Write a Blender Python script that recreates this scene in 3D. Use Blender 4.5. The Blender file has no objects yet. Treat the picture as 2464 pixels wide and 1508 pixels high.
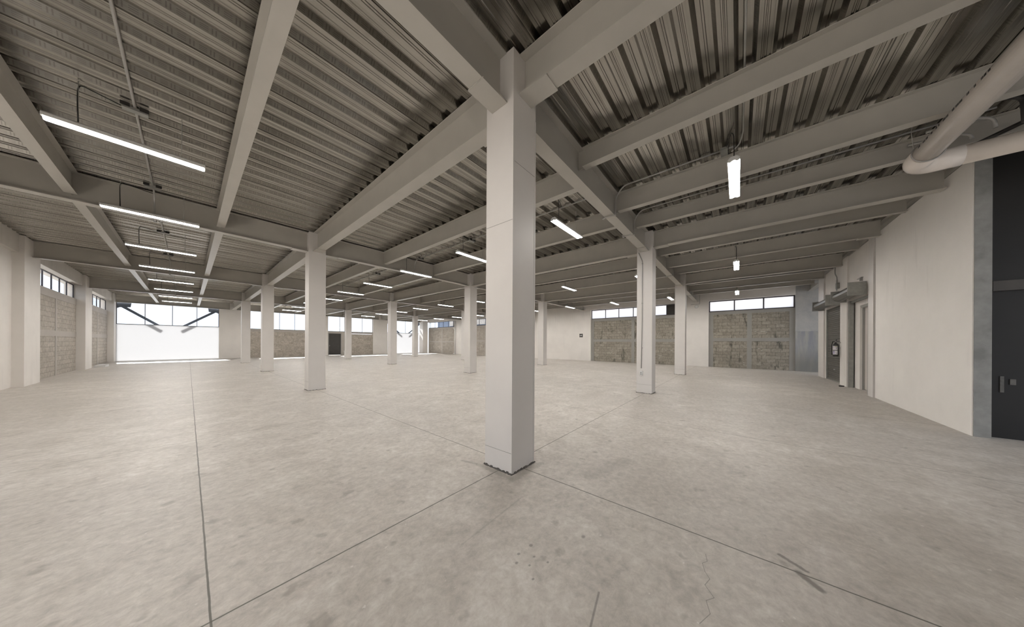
import bpy, math, random
from mathutils import Vector, Matrix
random.seed(7)
sc = bpy.context.scene
COL = sc.collection

# ------------------------------------------------------------------ camera
cam_d = bpy.data.cameras.new('camera')
cam = bpy.data.objects.new('camera', cam_d); COL.objects.link(cam)
FPX, PPX, PPY = 648.395, 1248.33, 824.38          # focal length and principal point for 2464 x 1508
YAW, ROLL = 0.683829, 0.005411
fw = Vector((math.cos(YAW), math.sin(YAW), 0)); rt = Vector((math.sin(YAW), -math.cos(YAW), 0)); up = Vector((0, 0, 1))
c, s = math.cos(ROLL), math.sin(ROLL)
right = rt * c + up * s
upv = up * c - rt * s
M = Matrix(((right.x, upv.x, -fw.x, -2.5376), (right.y, upv.y, -fw.y, -2.2051), (right.z, upv.z, -fw.z, 1.5), (0, 0, 0, 1)))
cam.matrix_world = M
cam_d.sensor_fit = 'HORIZONTAL'; cam_d.sensor_width = 36.0
cam_d.lens = FPX * 36.0 / 2464.0
cam_d.shift_x = (1232 - PPX) / 2464.0
cam_d.shift_y = (PPY - 754) / 2464.0
cam_d.clip_start = 0.05; cam_d.clip_end = 300
sc.camera = cam

# ------------------------------------------------------------------ world, sun, exposure
w = bpy.data.worlds.new('world'); sc.world = w; w.use_nodes = True
bg = w.node_tree.nodes['Background']
bg.inputs[0].default_value = (0.86, 0.91, 1.0, 1)
bg.inputs[1].default_value = 1.9
sun_d = bpy.data.lights.new('sun', 'SUN'); sun_d.energy = 30.0; sun_d.angle = math.radians(0.6); sun_d.color = (1, 0.97, 0.93)
sun = bpy.data.objects.new('sun', sun_d); COL.objects.link(sun)
sun.rotation_euler = Vector((0.10, -1.05, -1.0)).to_track_quat('-Z', 'Y').to_euler()
sun.location = (-10, 50, 30)
LAMP_STRENGTH = 112.0
sc.view_settings.view_transform = 'Standard'
sc.view_settings.look = 'None'
sc.view_settings.exposure = 0.0
sc.view_settings.gamma = 1.0
sc.view_settings.use_curve_mapping = False
sc.cycles.use_denoising = True
sc.cycles.max_bounces = 7
sc.cycles.diffuse_bounces = 4
sc.cycles.sample_clamp_indirect = 6.0

# ------------------------------------------------------------------ materials
def new_mat(name):
    m = bpy.data.materials.new(name); m.use_nodes = True
    nt = m.node_tree
    return m, nt, nt.nodes['Principled BSDF'], nt.nodes, nt.links

def rgb(c): return (c[0], c[1], c[2], 1)

class N:
    """small node helper"""
    def __init__(s, nt): s.nt = nt; s.n = nt.nodes; s.l = nt.links
    def pos(s):
        g = s.n.new('ShaderNodeNewGeometry'); return g.outputs['Position']
    def sep(s, v):
        x = s.n.new('ShaderNodeSeparateXYZ'); s.l.new(v, x.inputs[0]); return x.outputs
    def comb(s, x, y, z=0.0):
        k = s.n.new('ShaderNodeCombineXYZ')
        for i, v in enumerate((x, y, z)):
            if hasattr(v, 'is_output') or hasattr(v, 'links'): s.l.new(v, k.inputs[i])
            else: k.inputs[i].default_value = v
        return k.outputs[0]
    def m(s, op, a, b=None, c=None, clamp=False):
        k = s.n.new('ShaderNodeMath'); k.operation = op; k.use_clamp = clamp
        for i, v in enumerate((a, b, c)):
            if v is None: continue
            if isinstance(v, (int, float)): k.inputs[i].default_value = v
            else: s.l.new(v, k.inputs[i])
        return k.outputs[0]
    def noise(s, v, scale, detail=4, rough=0.55, dist=0.0):
        k = s.n.new('ShaderNodeTexNoise'); s.l.new(v, k.inputs['Vector'])
        k.inputs['Scale'].default_value = scale; k.inputs['Detail'].default_value = detail
        k.inputs['Roughness'].default_value = rough; k.inputs['Distortion'].default_value = dist
        return k.outputs['Fac']
    def ramp(s, f, stops):
        k = s.n.new('ShaderNodeValToRGB'); s.l.new(f, k.inputs[0])
        e = k.color_ramp.elements
        e[0].position, e[0].color = stops[0][0], rgb(stops[0][1])
        e[1].position, e[1].color = stops[-1][0], rgb(stops[-1][1])
        for p, cc in stops[1:-1]:
            q = e.new(p); q.color = rgb(cc)
        return k.outputs[0]
    def sm(s, f, a, b):
        k = s.n.new('ShaderNodeMapRange'); k.interpolation_type = 'SMOOTHSTEP'
        s.l.new(f, k.inputs['Value']); k.inputs['From Min'].default_value = a; k.inputs['From Max'].default_value = b
        return k.outputs[0]
    def mix(s, f, a, b, mode='MIX'):
        k = s.n.new('ShaderNodeMix'); k.data_type = 'RGBA'; k.blend_type = mode
        if isinstance(f, (int, float)): k.inputs[0].default_value = f
        else: s.l.new(f, k.inputs[0])
        for i, v in ((6, a), (7, b)):
            if isinstance(v, (tuple, list)): k.inputs[i].default_value = rgb(v)
            else: s.l.new(v, k.inputs[i])
        return k.outputs[2]
    def bump(s, h, strength, dist, bsdf):
        k = s.n.new('ShaderNodeBump'); k.inputs['Strength'].default_value = strength; k.inputs['Distance'].default_value = dist
        s.l.new(h, k.inputs['Height']); s.l.new(k.outputs[0], bsdf.inputs['Normal'])
    def scale(s, v, x, y, z):
        k = s.n.new('ShaderNodeMapping'); s.l.new(v, k.inputs[0]); k.inputs['Scale'].default_value = (x, y, z); return k.outputs[0]

def painted(name, col, rough=0.5, var=0.05, scale=3.0, metallic=0.0, bump=0.02):
    m, nt, b, n, l = new_mat(name); h = N(nt)
    p = h.pos(); f = h.noise(p, scale, 5)
    c0 = tuple(max(0, x * (1 - var)) for x in col); c1 = tuple(min(1, x * (1 + var)) for x in col)
    l.new(h.ramp(f, [(0.3, c0), (0.7, c1)]), b.inputs['Base Color'])
    b.inputs['Roughness'].default_value = rough; b.inputs['Metallic'].default_value = metallic
    if bump: h.bump(h.noise(p, 90, 2), bump, 0.01, b)
    return m

STEEL = painted('painted_steel', (0.445, 0.425, 0.385), 0.30, 0.04, 2.5)
COLUMN = painted('column_paint', (0.74, 0.71, 0.68), 0.42, 0.03, 1.6)
SEAM = painted('weld_seam_paint', (0.36, 0.34, 0.32), 0.5)
DARKGAP = painted('dark_grout', (0.14, 0.13, 0.12), 0.9, 0.4, 30)
GALV = painted('galvanised_conduit', (0.40, 0.39, 0.37), 0.4, 0.06, 8, 0.4)
BLACK = painted('black_plastic', (0.018, 0.017, 0.016), 0.35, 0.1)
WHITEM = painted('white_enamel', (0.75, 0.75, 0.73), 0.35)
FRAME = painted('window_frame_aluminium', (0.055, 0.05, 0.06), 0.5, 0.1)
LOUV = painted('louvre_metal', (0.10, 0.095, 0.09), 0.5, 0.1)
SHUT = painted('shutter_metal', (0.15, 0.145, 0.13), 0.38, 0.06, 5, 0.45)
SHUTPLATE = painted('galvanised_plate', (0.30, 0.30, 0.28), 0.45, 0.12, 9, 0.4)
DOORP = painted('door_panel_paint', (0.60, 0.56, 0.52), 0.5, 0.02)
FRAMEG = painted('door_frame_grey', (0.30, 0.29, 0.27), 0.5)
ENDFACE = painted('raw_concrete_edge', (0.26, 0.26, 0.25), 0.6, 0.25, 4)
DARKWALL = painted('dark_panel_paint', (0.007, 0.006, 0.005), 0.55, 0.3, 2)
DARKMID = painted('dark_beam_paint', (0.06, 0.055, 0.05), 0.6, 0.2, 2)
TRUSS = painted('brace_steel', (0.10, 0.11, 0.13), 0.5, 0.1)
LABELP = painted('printed_label_paper', (0.62, 0.60, 0.62), 0.5, 0.15, 60)
INK = painted('label_ink', (0.10, 0.09, 0.14), 0.6)
YEL = painted('label_yellow_green', (0.50, 0.52, 0.25), 0.6)
CONC = painted('concrete_slab', (0.35, 0.34, 0.32), 0.8, 0.1, 3)
OUTSIDE = painted('backdrop_blue_grey', (0.085, 0.11, 0.16), 0.8, 0.05)
REFLPATCH = painted('reflection_patch', (0.30, 0.275, 0.25), 0.6, 0.15, 4)

# PVC pipe with faint speckle
PVC = painted('cream_pvc', (0.86, 0.79, 0.72), 0.25, 0.05, 4, 0, 0)

def plaster(name, col, stains=0.06):
    m, nt, b, n, l = new_mat(name); h = N(nt); p = h.pos()
    f = h.noise(p, 1.1, 6, 0.6)
    streak = h.noise(h.scale(p, 2.2, 2.2, 0.28), 1.5, 5, 0.6)
    c0 = tuple(x * (1 - stains) for x in col); c1 = tuple(min(1, x * (1 + stains * .4)) for x in col)
    a = h.ramp(f, [(0.3, c0), (0.65, c1)])
    a = h.mix(h.m('MULTIPLY', h.sm(streak, 0.58, 0.75), 0.30), a, tuple(x * 0.72 for x in col))
    l.new(a, b.inputs['Base Color']); b.inputs['Roughness'].default_value = 0.75
    h.bump(h.noise(p, 45, 3), 0.08, 0.01, b)
    return m
PLASTER = plaster('white_plaster', (0.80, 0.765, 0.725), 0.05)
PLASTERB = plaster('grey_plaster', (0.60, 0.57, 0.53), 0.10)
BAND = plaster('concrete_band', (0.44, 0.41, 0.375), 0.08)
BANDD = plaster('damp_concrete_band', (0.315, 0.305, 0.285), 0.10)

# back wall beyond the doors: raw concrete with a stain line at about two metres
def tidewall():
    m, nt, b, n, l = new_mat('stained_raw_concrete'); h = N(nt); p = h.pos(); x, y, z = h.sep(p)
    f = h.noise(p, 1.4, 6, 0.65); g = h.noise(h.scale(p, 3, 3, 0.5), 2, 5, 0.6)
    up_ = h.ramp(f, [(0.3, (0.36, 0.36, 0.36)), (0.7, (0.50, 0.49, 0.46))])
    lo = h.ramp(g, [(0.38, (0.27, 0.28, 0.30)), (0.70, (0.40, 0.385, 0.35))])
    zz = h.m('ADD', z, h.m('MULTIPLY', h.m('SUBTRACT', f, 0.5), 0.10))
    a = h.mix(h.sm(zz, 2.20, 2.24), lo, up_)
    a = h.mix(h.m('MULTIPLY', h.m('SUBTRACT', 1.0, h.sm(zz, 0.3, 1.5)), 0.8), a, (0.17, 0.165, 0.15))
    l.new(a, b.inputs['Base Color']); b.inputs['Roughness'].default_value = 0.42
    h.bump(g, 0.05, 0.02, b)
    return m
TIDE = tidewall()

def blocks(name, axis, c1, c2, mortar, stain=0.0, white=0.0):
    m, nt, b, n, l = new_mat(name); h = N(nt); p = h.pos(); x, y, z = h.sep(p)
    u = y if axis == 'Y' else x
    k = n.new('ShaderNodeTexBrick'); l.new(h.comb(u, z, 0.0), k.inputs['Vector'])
    k.inputs['Color1'].default_value = rgb(c1); k.inputs['Color2'].default_value = rgb(c2); k.inputs['Mortar'].default_value = rgb(mortar)
    k.inputs['Scale'].default_value = 1.0; k.inputs['Brick Width'].default_value = 0.41; k.inputs['Row Height'].default_value = 0.205
    k.inputs['Mortar Size'].default_value = 0.009; k.inputs['Mortar Smooth'].default_value = 0.3; k.inputs['Bias'].default_value = 0.0
    f = h.noise(p, 9, 6, 0.7); a = h.mix(0.55, k.outputs['Color'], h.ramp(f, [(0.3, (0.25, 0.25, 0.25)), (0.75, (0.8, 0.8, 0.8))]), 'OVERLAY')
    if stain:
        s1 = h.noise(h.scale(p, 1.6, 1.6, 0.55), 1.5, 6, 0.65, 0.6)
        a = h.mix(h.m('MULTIPLY', h.sm(s1, 0.54, 0.68), stain), a, (0.055, 0.055, 0.045))
    if white:
        # pale efflorescence along the mortar beds
        s2 = h.noise(p, 2.3, 5, 0.7, 1.0)
        w_ = h.m('MULTIPLY', h.sm(s2, 0.58, 0.66), h.m('MULTIPLY', k.outputs['Fac'], white))
        a = h.mix(w_, a, (0.62, 0.60, 0.55))
    l.new(a, b.inputs['Base Color']); b.inputs['Roughness'].default_value = 0.85
    inv = h.m('SUBTRACT', 1.0, k.outputs['Fac'])
    h.bump(h.m('ADD', inv, h.m('MULTIPLY', f, 0.3)), 0.5, 0.012, b)
    return m
BLK_L = blocks('pale_blocks_left', 'Y', (0.38, 0.345, 0.30), (0.45, 0.41, 0.36), (0.27, 0.245, 0.21))
BLK_F = blocks('pale_blocks_far', 'X', (0.39, 0.35, 0.30), (0.49, 0.445, 0.39), (0.41, 0.375, 0.325))
BLK_R = blocks('stained_blocks_right', 'Y', (0.255, 0.232, 0.195), (0.345, 0.312, 0.262), (0.15, 0.14, 0.115), 0.8, 1.0)
BLK_E = blocks('damp_blocks_corner', 'Y', (0.36, 0.325, 0.28), (0.44, 0.40, 0.35), (0.38, 0.35, 0.31), 0.25, 0.8)

def deck_mat():
    m, nt, b, n, l = new_mat('galvanised_deck'); h = N(nt)
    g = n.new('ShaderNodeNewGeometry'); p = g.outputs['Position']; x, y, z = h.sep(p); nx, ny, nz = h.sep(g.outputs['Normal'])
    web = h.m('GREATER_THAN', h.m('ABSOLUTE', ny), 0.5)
    u = h.m('FRACT', h.m('DIVIDE', x, 0.155))
    dash = h.m('MULTIPLY', h.m('LESS_THAN', h.m('FRACT', h.m('DIVIDE', h.m('SUBTRACT', z, 4.868), 0.0145)), 0.42),
               h.m('MULTIPLY', h.m('GREATER_THAN', u, 0.06), h.m('LESS_THAN', u, 0.46)))
    b1 = h.m('COMPARE', u, 0.64, 0.035); b2 = h.m('COMPARE', u, 0.82, 0.035)
    bars = h.m('ADD', b1, b2)
    inz = h.m('MULTIPLY', h.m('GREATER_THAN', z, 4.878), h.m('LESS_THAN', z, 4.922))
    emb = h.m('MULTIPLY', h.m('MULTIPLY', web, inz), h.m('ADD', dash, bars, clamp=True))
    f = h.noise(h.scale(p, 0.35, 14, 14), 3.0, 5, 0.6); f2 = h.noise(p, 1.2, 5, 0.6)
    a = h.ramp(f, [(0.3, (0.36, 0.345, 0.31)), (0.7, (0.47, 0.45, 0.41))])
    a = h.mix(h.m('MULTIPLY', web, 0.35), a, (0.16, 0.15, 0.13))  # webs darkened in the colour, imitating the dark they reflect
    a = h.mix(h.m('MULTIPLY', h.sm(f2, 0.45, 0.75), 0.3), a, (0.24, 0.225, 0.20))
    a = h.mix(h.m('MULTIPLY', emb, 0.45), a, (0.10, 0.095, 0.085))
    l.new(a, b.inputs['Base Color'])
    b.inputs['Metallic'].default_value = 1.0; b.inputs['Roughness'].default_value = 0.24
    return m
DECK = deck_mat()

def floor_mat():
    m, nt, b, n, l = new_mat('polished_concrete'); h = N(nt); p = h.pos(); x, y, z = h.sep(p)
    warp = h.noise(p, 0.8, 4, 0.6)
    big = h.noise(p, 0.35, 5, 0.6, 0.4)
    mid = h.noise(p, 2.2, 7, 0.68, 0.5)
    fine = h.noise(p, 14, 8, 0.75, 0.3)
    a = h.ramp(mid, [(0.30, (0.385, 0.352, 0.315)), (0.50, (0.505, 0.470, 0.430)), (0.70, (0.615, 0.582, 0.542))])
    a = h.mix(h.m('MULTIPLY', h.sm(big, 0.42, 0.62), 0.5), a, (0.44, 0.408, 0.375))
    a = h.mix(0.55, a, h.ramp(fine, [(0.3, (0.28, 0.28, 0.28)), (0.7, (0.70, 0.70, 0.70))]), 'OVERLAY')
    sp = h.noise(p, 5.5, 3, 0.5)                                  # small dark patches
    a = h.mix(h.m('MULTIPLY', h.sm(sp, 0.63, 0.73), 0.5), a, (0.24, 0.215, 0.19))
    white = h.noise(p, 17, 2, 0.5)
    a = h.mix(h.m('MULTIPLY', h.sm(white, 0.735, 0.76), 0.6), a, (0.72, 0.70, 0.66))
    # fine scratches
    sc1 = h.noise(h.scale(p, 1.2, 30, 1), 2.0, 3, 0.5)
    a = h.mix(h.m('MULTIPLY', h.sm(sc1, 0.66, 0.72), 0.12), a, (0.27, 0.25, 0.23))
    wob = h.m('MULTIPLY', h.m('SUBTRACT', h.noise(p, 3.0, 3), 0.5), 0.012)
    def line(coord, v, wd, st, col=(0.09, 0.085, 0.07)):
        nonlocal a
        d = h.m('ABSOLUTE', h.m('SUBTRACT', h.m('ADD', coord, wob), v))
        a = h.mix(h.m('MULTIPLY', h.m('SUBTRACT', 1.0, h.sm(d, wd * 0.5, wd)), st), a, col)
    for v in (0.0, 6.37, 12.74): line(x, v, 0.0075, 0.9)
    line(x, -2.455, 0.0065, 0.9); line(x, 3.15, 0.008, 0.65); line(x, 9.55, 0.012, 0.3)
    for v in (-0.025, 8.17, 16.34, 24.5): line(y, v, 0.0075, 0.9)
    line(y, 4.15, 0.010, 0.45); line(y, 12.2, 0.012, 0.3)
    # marks: soft capsules between two floor points
    def seg(ax, ay, bx, by, wd, st, col, rag=0.0):
        nonlocal a
        L2 = (bx - ax) ** 2 + (by - ay) ** 2
        px = h.m('SUBTRACT', x, ax); py = h.m('SUBTRACT', y, ay)
        t = h.m('DIVIDE', h.m('ADD', h.m('MULTIPLY', px, bx - ax), h.m('MULTIPLY', py, by - ay)), L2, clamp=True)
        dx = h.m('SUBTRACT', px, h.m('MULTIPLY', t, bx - ax)); dy = h.m('SUBTRACT', py, h.m('MULTIPLY', t, by - ay))
        d = h.m('SQRT', h.m('ADD', h.m('MULTIPLY', dx, dx), h.m('MULTIPLY', dy, dy)))
        if rag: d = h.m('ADD', d, h.m('MULTIPLY', h.m('SUBTRACT', h.noise(p, 22, 5, 0.7), 0.5), rag))
        a = h.mix(h.m('MULTIPLY', h.m('SUBTRACT', 1.0, h.sm(d, wd * 0.3, wd)), st), a, col)
    dk = (0.13, 0.12, 0.105)
    seg(-1.26, -1.62, -0.97, -1.56, 0.009, 0.6, dk)                 # scuff near the lens
    seg(0.00, -2.52, -0.09, -2.60, 0.034, 0.75, dk, 0.03)           # two rubber smudges on the joint
    seg(0.13, -2.44, 0.05, -2.56, 0.022, 0.7, dk, 0.03)
    ck = [(-0.2, -2.03), (-0.27, -2.045), (-0.31, -2.02), (-0.38, -2.04), (-0.43, -2.07), (-0.5, -2.05), (-0.57, -2.1), (-0.62, -2.065), (-0.7, -2.09), (-0.8, -2.05)]
    for q0, q1 in zip(ck, ck[1:]): seg(q0[0], q0[1], q1[0], q1[1], 0.0030, 0.6, dk)
    for (sx_, sy_, sr_) in ((-0.93, -1.02, .018), (-1.0, -1.10, .012), (-1.05, -1.0, .015), (-1.08, -1.12, .011), (-1.12, -1.04, .014), (-1.15, -1.2, .010), (-0.98, -1.2, .012), (-0.60, -1.28, .022)):
        seg(sx_, sy_, sx_ + 0.004, sy_, sr_, 0.6, dk, 0.01)
    seg(-0.28, -0.28, -0.28, 0.26, 0.05, 0.45, (0.26, 0.245, 0.21), 0.10)
    seg(-0.30, -0.30, 0.26, -0.30, 0.05, 0.40, (0.26, 0.245, 0.21), 0.10)
    seg(-0.33, 0.50, -0.28, 0.30, 0.03, 0.4, dk, 0.04)
    seg(0.35, -0.90, 1.0, -1.1, 0.16, 0.22, dk, 0.25)
    seg(-1.25, -0.62, -0.50, -0.58, 0.012, 0.22, dk, 0.01)
    l.new(a, b.inputs['Base Color'])
    l.new(h.ramp(mid, [(0.3, (0.42, 0.42, 0.42)), (0.7, (0.58, 0.58, 0.58))]), b.inputs['Roughness'])
    h.bump(fine, 0.06, 0.01, b)
    return m
FLOOR = floor_mat()

def emit(name, col, st):
    m, nt, b, n, l = new_mat(name)
    b.inputs['Base Color'].default_value = rgb((0.8, 0.8, 0.8)); b.inputs['Emission Color'].default_value = rgb(col); b.inputs['Emission Strength'].default_value = st
    return m
LAMPM = emit('lit_lamp_diffuser', (1.0, 0.955, 0.90), LAMP_STRENGTH)

def glass_mat():
    m = bpy.data.materials.new('clear_glass'); m.use_nodes = True; nt = m.node_tree; n = nt.nodes; l = nt.links
    n.remove(n['Principled BSDF']); out = n['Material Output']
    t = n.new('ShaderNodeBsdfTransparent'); t.inputs[0].default_value = (0.93, 0.95, 0.97, 1)
    g = n.new('ShaderNodeBsdfGlossy'); g.inputs['Roughness'].default_value = 0.02
    f = n.new('ShaderNodeFresnel'); f.inputs[0].default_value = 1.15
    bf = n.new('ShaderNodeNewGeometry'); mm = n.new('ShaderNodeMath'); mm.operation = 'SUBTRACT'; mm.inputs[0].default_value = 1.0; l.new(bf.outputs['Backfacing'], mm.inputs[1])
    m2 = n.new('ShaderNodeMath'); m2.operation = 'MULTIPLY'; l.new(f.outputs[0], m2.inputs[0]); l.new(mm.outputs[0], m2.inputs[1])
    mx = n.new('ShaderNodeMixShader'); l.new(m2.outputs[0], mx.inputs[0]); l.new(t.outputs[0], mx.inputs[1]); l.new(g.outputs[0], mx.inputs[2]); l.new(mx.outputs[0], out.inputs[0])
    return m
GLASS = glass_mat()

def translucent(name, col, mixt=0.15):
    m = bpy.data.materials.new(name); m.use_nodes = True; nt = m.node_tree; n = nt.nodes; l = nt.links
    n.remove(n['Principled BSDF']); out = n['Material Output']
    a = n.new('ShaderNodeBsdfTranslucent'); a.inputs[0].default_value = rgb(col)
    d = n.new('ShaderNodeBsdfDiffuse'); d.inputs[0].default_value = rgb(col)
    mx = n.new('ShaderNodeMixShader'); mx.inputs[0].default_value = mixt
    l.new(a.outputs[0], mx.inputs[1]); l.new(d.outputs[0], mx.inputs[2]); l.new(mx.outputs[0], out.inputs[0])
    return m
FROST = translucent('frosted_pane', (0.97, 0.97, 0.98), 0.05)
WHITEPANEL = translucent('translucent_white_sheet', (0.54, 0.545, 0.555), 0.45)

# ------------------------------------------------------------------ mesh helpers
class MB:
    def __init__(s): s.v = []; s.f = []; s.smooth = set()
    def box(s, x0, x1, y0, y1, z0, z1):
        b = len(s.v)
        x0, x1 = min(x0, x1), max(x0, x1); y0, y1 = min(y0, y1), max(y0, y1); z0, z1 = min(z0, z1), max(z0, z1)
        s.v += [(x0, y0, z0), (x1, y0, z0), (x1, y1, z0), (x0, y1, z0), (x0, y0, z1), (x1, y0, z1), (x1, y1, z1), (x0, y1, z1)]
        s.f += [[b + i for i in q] for q in ((0, 3, 2, 1), (4, 5, 6, 7), (0, 1, 5, 4), (1, 2, 6, 5), (2, 3, 7, 6), (3, 0, 4, 7))]
        return s
    def prism(s, poly, axis, a0, a1, caps=True):
        """poly in the plane across axis: axis X -> (y,z), Y -> (x,z), Z -> (x,y)"""
        b = len(s.v); n = len(poly)
        for a in (a0, a1):
            for (p, q) in poly:
                s.v.append({'X': (a, p, q), 'Y': (p, a, q), 'Z': (p, q, a)}[axis])
        for i in range(n):
            j = (i + 1) % n; s.f.append([b + i, b + j, b + n + j, b + n + i])
        if caps:
            s.f.append([b + i for i in range(n)][::-1]); s.f.append([b + n + i for i in range(n)])
        return s
    def tube(s, pts, r, seg=10, cap=True):
        pts = [Vector(p) for p in pts]; b0 = len(s.v); rings = []
        prev = None
        for i, p in enumerate(pts):
            if i == 0: t = (pts[1] - p).normalized()
            elif i == len(pts) - 1: t = (p - pts[i - 1]).normalized()
            else: t = ((p - pts[i - 1]).normalized() + (pts[i + 1] - p).normalized()).normalized()
            if prev is None:
                a = Vector((0, 0, 1)) if abs(t.z) < 0.9 else Vector((1, 0, 0))
                u = t.cross(a).normalized()
            else:
                u = (prev - t * prev.dot(t)).normalized()
            prev = u; v = t.cross(u)
            k = 1.0
            if 0 < i < len(pts) - 1:
                cs = t.dot((p - pts[i - 1]).normalized()); k = 1.0 / max(cs, 0.6)
            ring = []
            for q in range(seg):
                an = 2 * math.pi * q / seg
                s.v.append(tuple(p + (u * math.cos(an) + v * math.sin(an)) * r)); ring.append(len(s.v) - 1)
            rings.append(ring)
        for i in range(len(rings) - 1):
            for q in range(seg):
                s.smooth.add(len(s.f))
                s.f.append([rings[i][q], rings[i][(q + 1) % seg], rings[i + 1][(q + 1) % seg], rings[i + 1][q]])
        if cap:
            s.f.append(rings[0][::-1]); s.f.append(rings[-1][:])
        return s
    def lathe(s, prof, cx, cy, seg=24, z0=0.0):
        """prof: list of (r, z) bottom to top about a vertical axis"""
        rings = []
        for r, z in prof:
            ring = []
            for q in range(seg):
                an = 2 * math.pi * q / seg
                s.v.append((cx + r * math.cos(an), cy + r * math.sin(an), z0 + z)); ring.append(len(s.v) - 1)
            rings.append(ring)
        for i in range(len(rings) - 1):
            for q in range(seg):
                s.smooth.add(len(s.f)); s.f.append([rings[i][q], rings[i][(q + 1) % seg], rings[i + 1][(q + 1) % seg], rings[i + 1][q]])
        s.f.append(rings[0][::-1]); s.f.append(rings[-1][:])
        return s
    def build(s, name, mat, parent=None, loc=(0, 0, 0), recalc=True):
        me = bpy.data.meshes.new(name)
        o = bpy.data.objects.new(name, me)
        vs = [(v[0] - loc[0], v[1] - loc[1], v[2] - loc[2]) for v in s.v]
        me.from_pydata(vs, [], s.f); me.update()
        if recalc:
            import bmesh
            bm = bmesh.new(); bm.from_mesh(me); bmesh.ops.recalc_face_normals(bm, faces=bm.faces); bm.to_mesh(me); bm.free()
        for i in s.smooth:
            if i < len(me.polygons): me.polygons[i].use_smooth = True
        me.materials.append(mat); COL.objects.link(o)
        if parent is not None: o.parent = parent
        else: o.location = loc
        return o

def B(*a): return MB().box(*a)
def tag(o, label, cat, group=None):
    o['label'] = label; o['category'] = cat
    if group: o['group'] = group
    return o
def struct(mb, name, mat, parent=None, label=None):
    o = mb.build(name, mat, parent)
    if parent is None: o['kind'] = 'structure'
    if label: o['label'] = label
    return o
def sempty(name, loc=(0, 0, 0)):
    o = bpy.data.objects.new(name, None); COL.objects.link(o); o['kind'] = 'structure'; o.empty_display_size = 0.1
    return o
def thing(name, loc, label, cat, group=None):
    o = bpy.data.objects.new(name, None); COL.objects.link(o); o.location = loc; o.empty_display_size = 0.1
    return tag(o, label, cat, group)
def bend(pts, r, n=5):
    """round the corners of a polyline"""
    pts = [Vector(p) for p in pts]; out = [pts[0]]
    for i in range(1, len(pts) - 1):
        a, b, c2 = pts[i - 1], pts[i], pts[i + 1]
        d1 = (a - b); d2 = (c2 - b); rr = min(r, d1.length * .49, d2.length * .49)
        p0 = b + d1.normalized() * rr; p2 = b + d2.normalized() * rr
        for k in range(n + 1):
            t = k / n; out.append(p0 * (1 - t) ** 2 + b * 2 * t * (1 - t) + p2 * t * t)
    out.append(pts[-1]); return out

# ------------------------------------------------------------------ measures
BX, AY = 6.3696, 8.1702                     # column spacing along X and along Y
XL, XR, YF, YD = -5.87, 18.95, 32.9, -5.2   # left wall face, right back wall, far wall, door wall
ZT = 4.865                                  # top of steel, underside of the deck
HG, HJ = 4.29, 4.41                         # underside of girders and of joists
CS = 0.43

# ------------------------------------------------------------------ floor and ceiling
struct(B(-9.5, 21.0, -10.0, 33.4, -0.2, 0.0), 'floor', FLOOR, label='smooth grey concrete floor with thin saw-cut joints')
struct(B(-6.6, 19.4, -9.0, 33.4, 4.945, 5.15), 'ceiling', CONC)
g_ = MB(); g_.box(-60, -9.5, -60, 80, -0.25, -0.02); g_.box(21, 80, -60, 80, -0.25, -0.02); g_.box(-9.5, 21, 33.4, 80, -0.25, -0.02); g_.box(-9.5, 21, -60, -10, -0.25, -0.02)
struct(g_, 'ground', painted('outside_asphalt', (0.16, 0.155, 0.15), 0.9))

def deck():
    p = 1.03 / 3; pts = []
    y = 1.64 - 8 * 1.03 - 0.015
    k = 0
    zl, zh = 4.868, 4.930
    while y < 33.2:
        if k % 3 == 0:      # lap seam with a small turned-down lip
            pts += [(y, zl), (y + 0.012, zl), (y + 0.013, zl - 0.010), (y + 0.016, zl - 0.010), (y + 0.017, zl + 0.008), (y + 0.024, zl + 0.008), (y + 0.025, zl)]
        else:
            pts += [(y, zl)]
        pts += [(y + 0.050, zl), (y + 0.055, zl + 0.006), (y + 0.068, zl + 0.006), (y + 0.073, zl), (y + 0.080, zl), (y + 0.085, zl + 0.006), (y + 0.098, zl + 0.006), (y + 0.103, zl),
                (y + 0.140, zl), (y + 0.180, zh), (y + 0.235, zh), (y + 0.242, zh - 0.006), (y + 0.258, zh - 0.006), (y + 0.265, zh), (y + 0.3035, zh), (y + p, zl)]
        pts.pop()  # next rib starts with the same point
        y += p; k += 1
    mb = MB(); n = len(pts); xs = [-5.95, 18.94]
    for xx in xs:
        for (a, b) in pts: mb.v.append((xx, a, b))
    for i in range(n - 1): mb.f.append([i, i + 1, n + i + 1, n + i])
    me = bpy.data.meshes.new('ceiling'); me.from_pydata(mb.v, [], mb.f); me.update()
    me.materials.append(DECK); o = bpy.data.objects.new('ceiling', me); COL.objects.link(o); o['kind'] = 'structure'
    o['label'] = 'ribbed galvanised metal deck with embossed ribs overhead'
    return o
deck()

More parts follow.
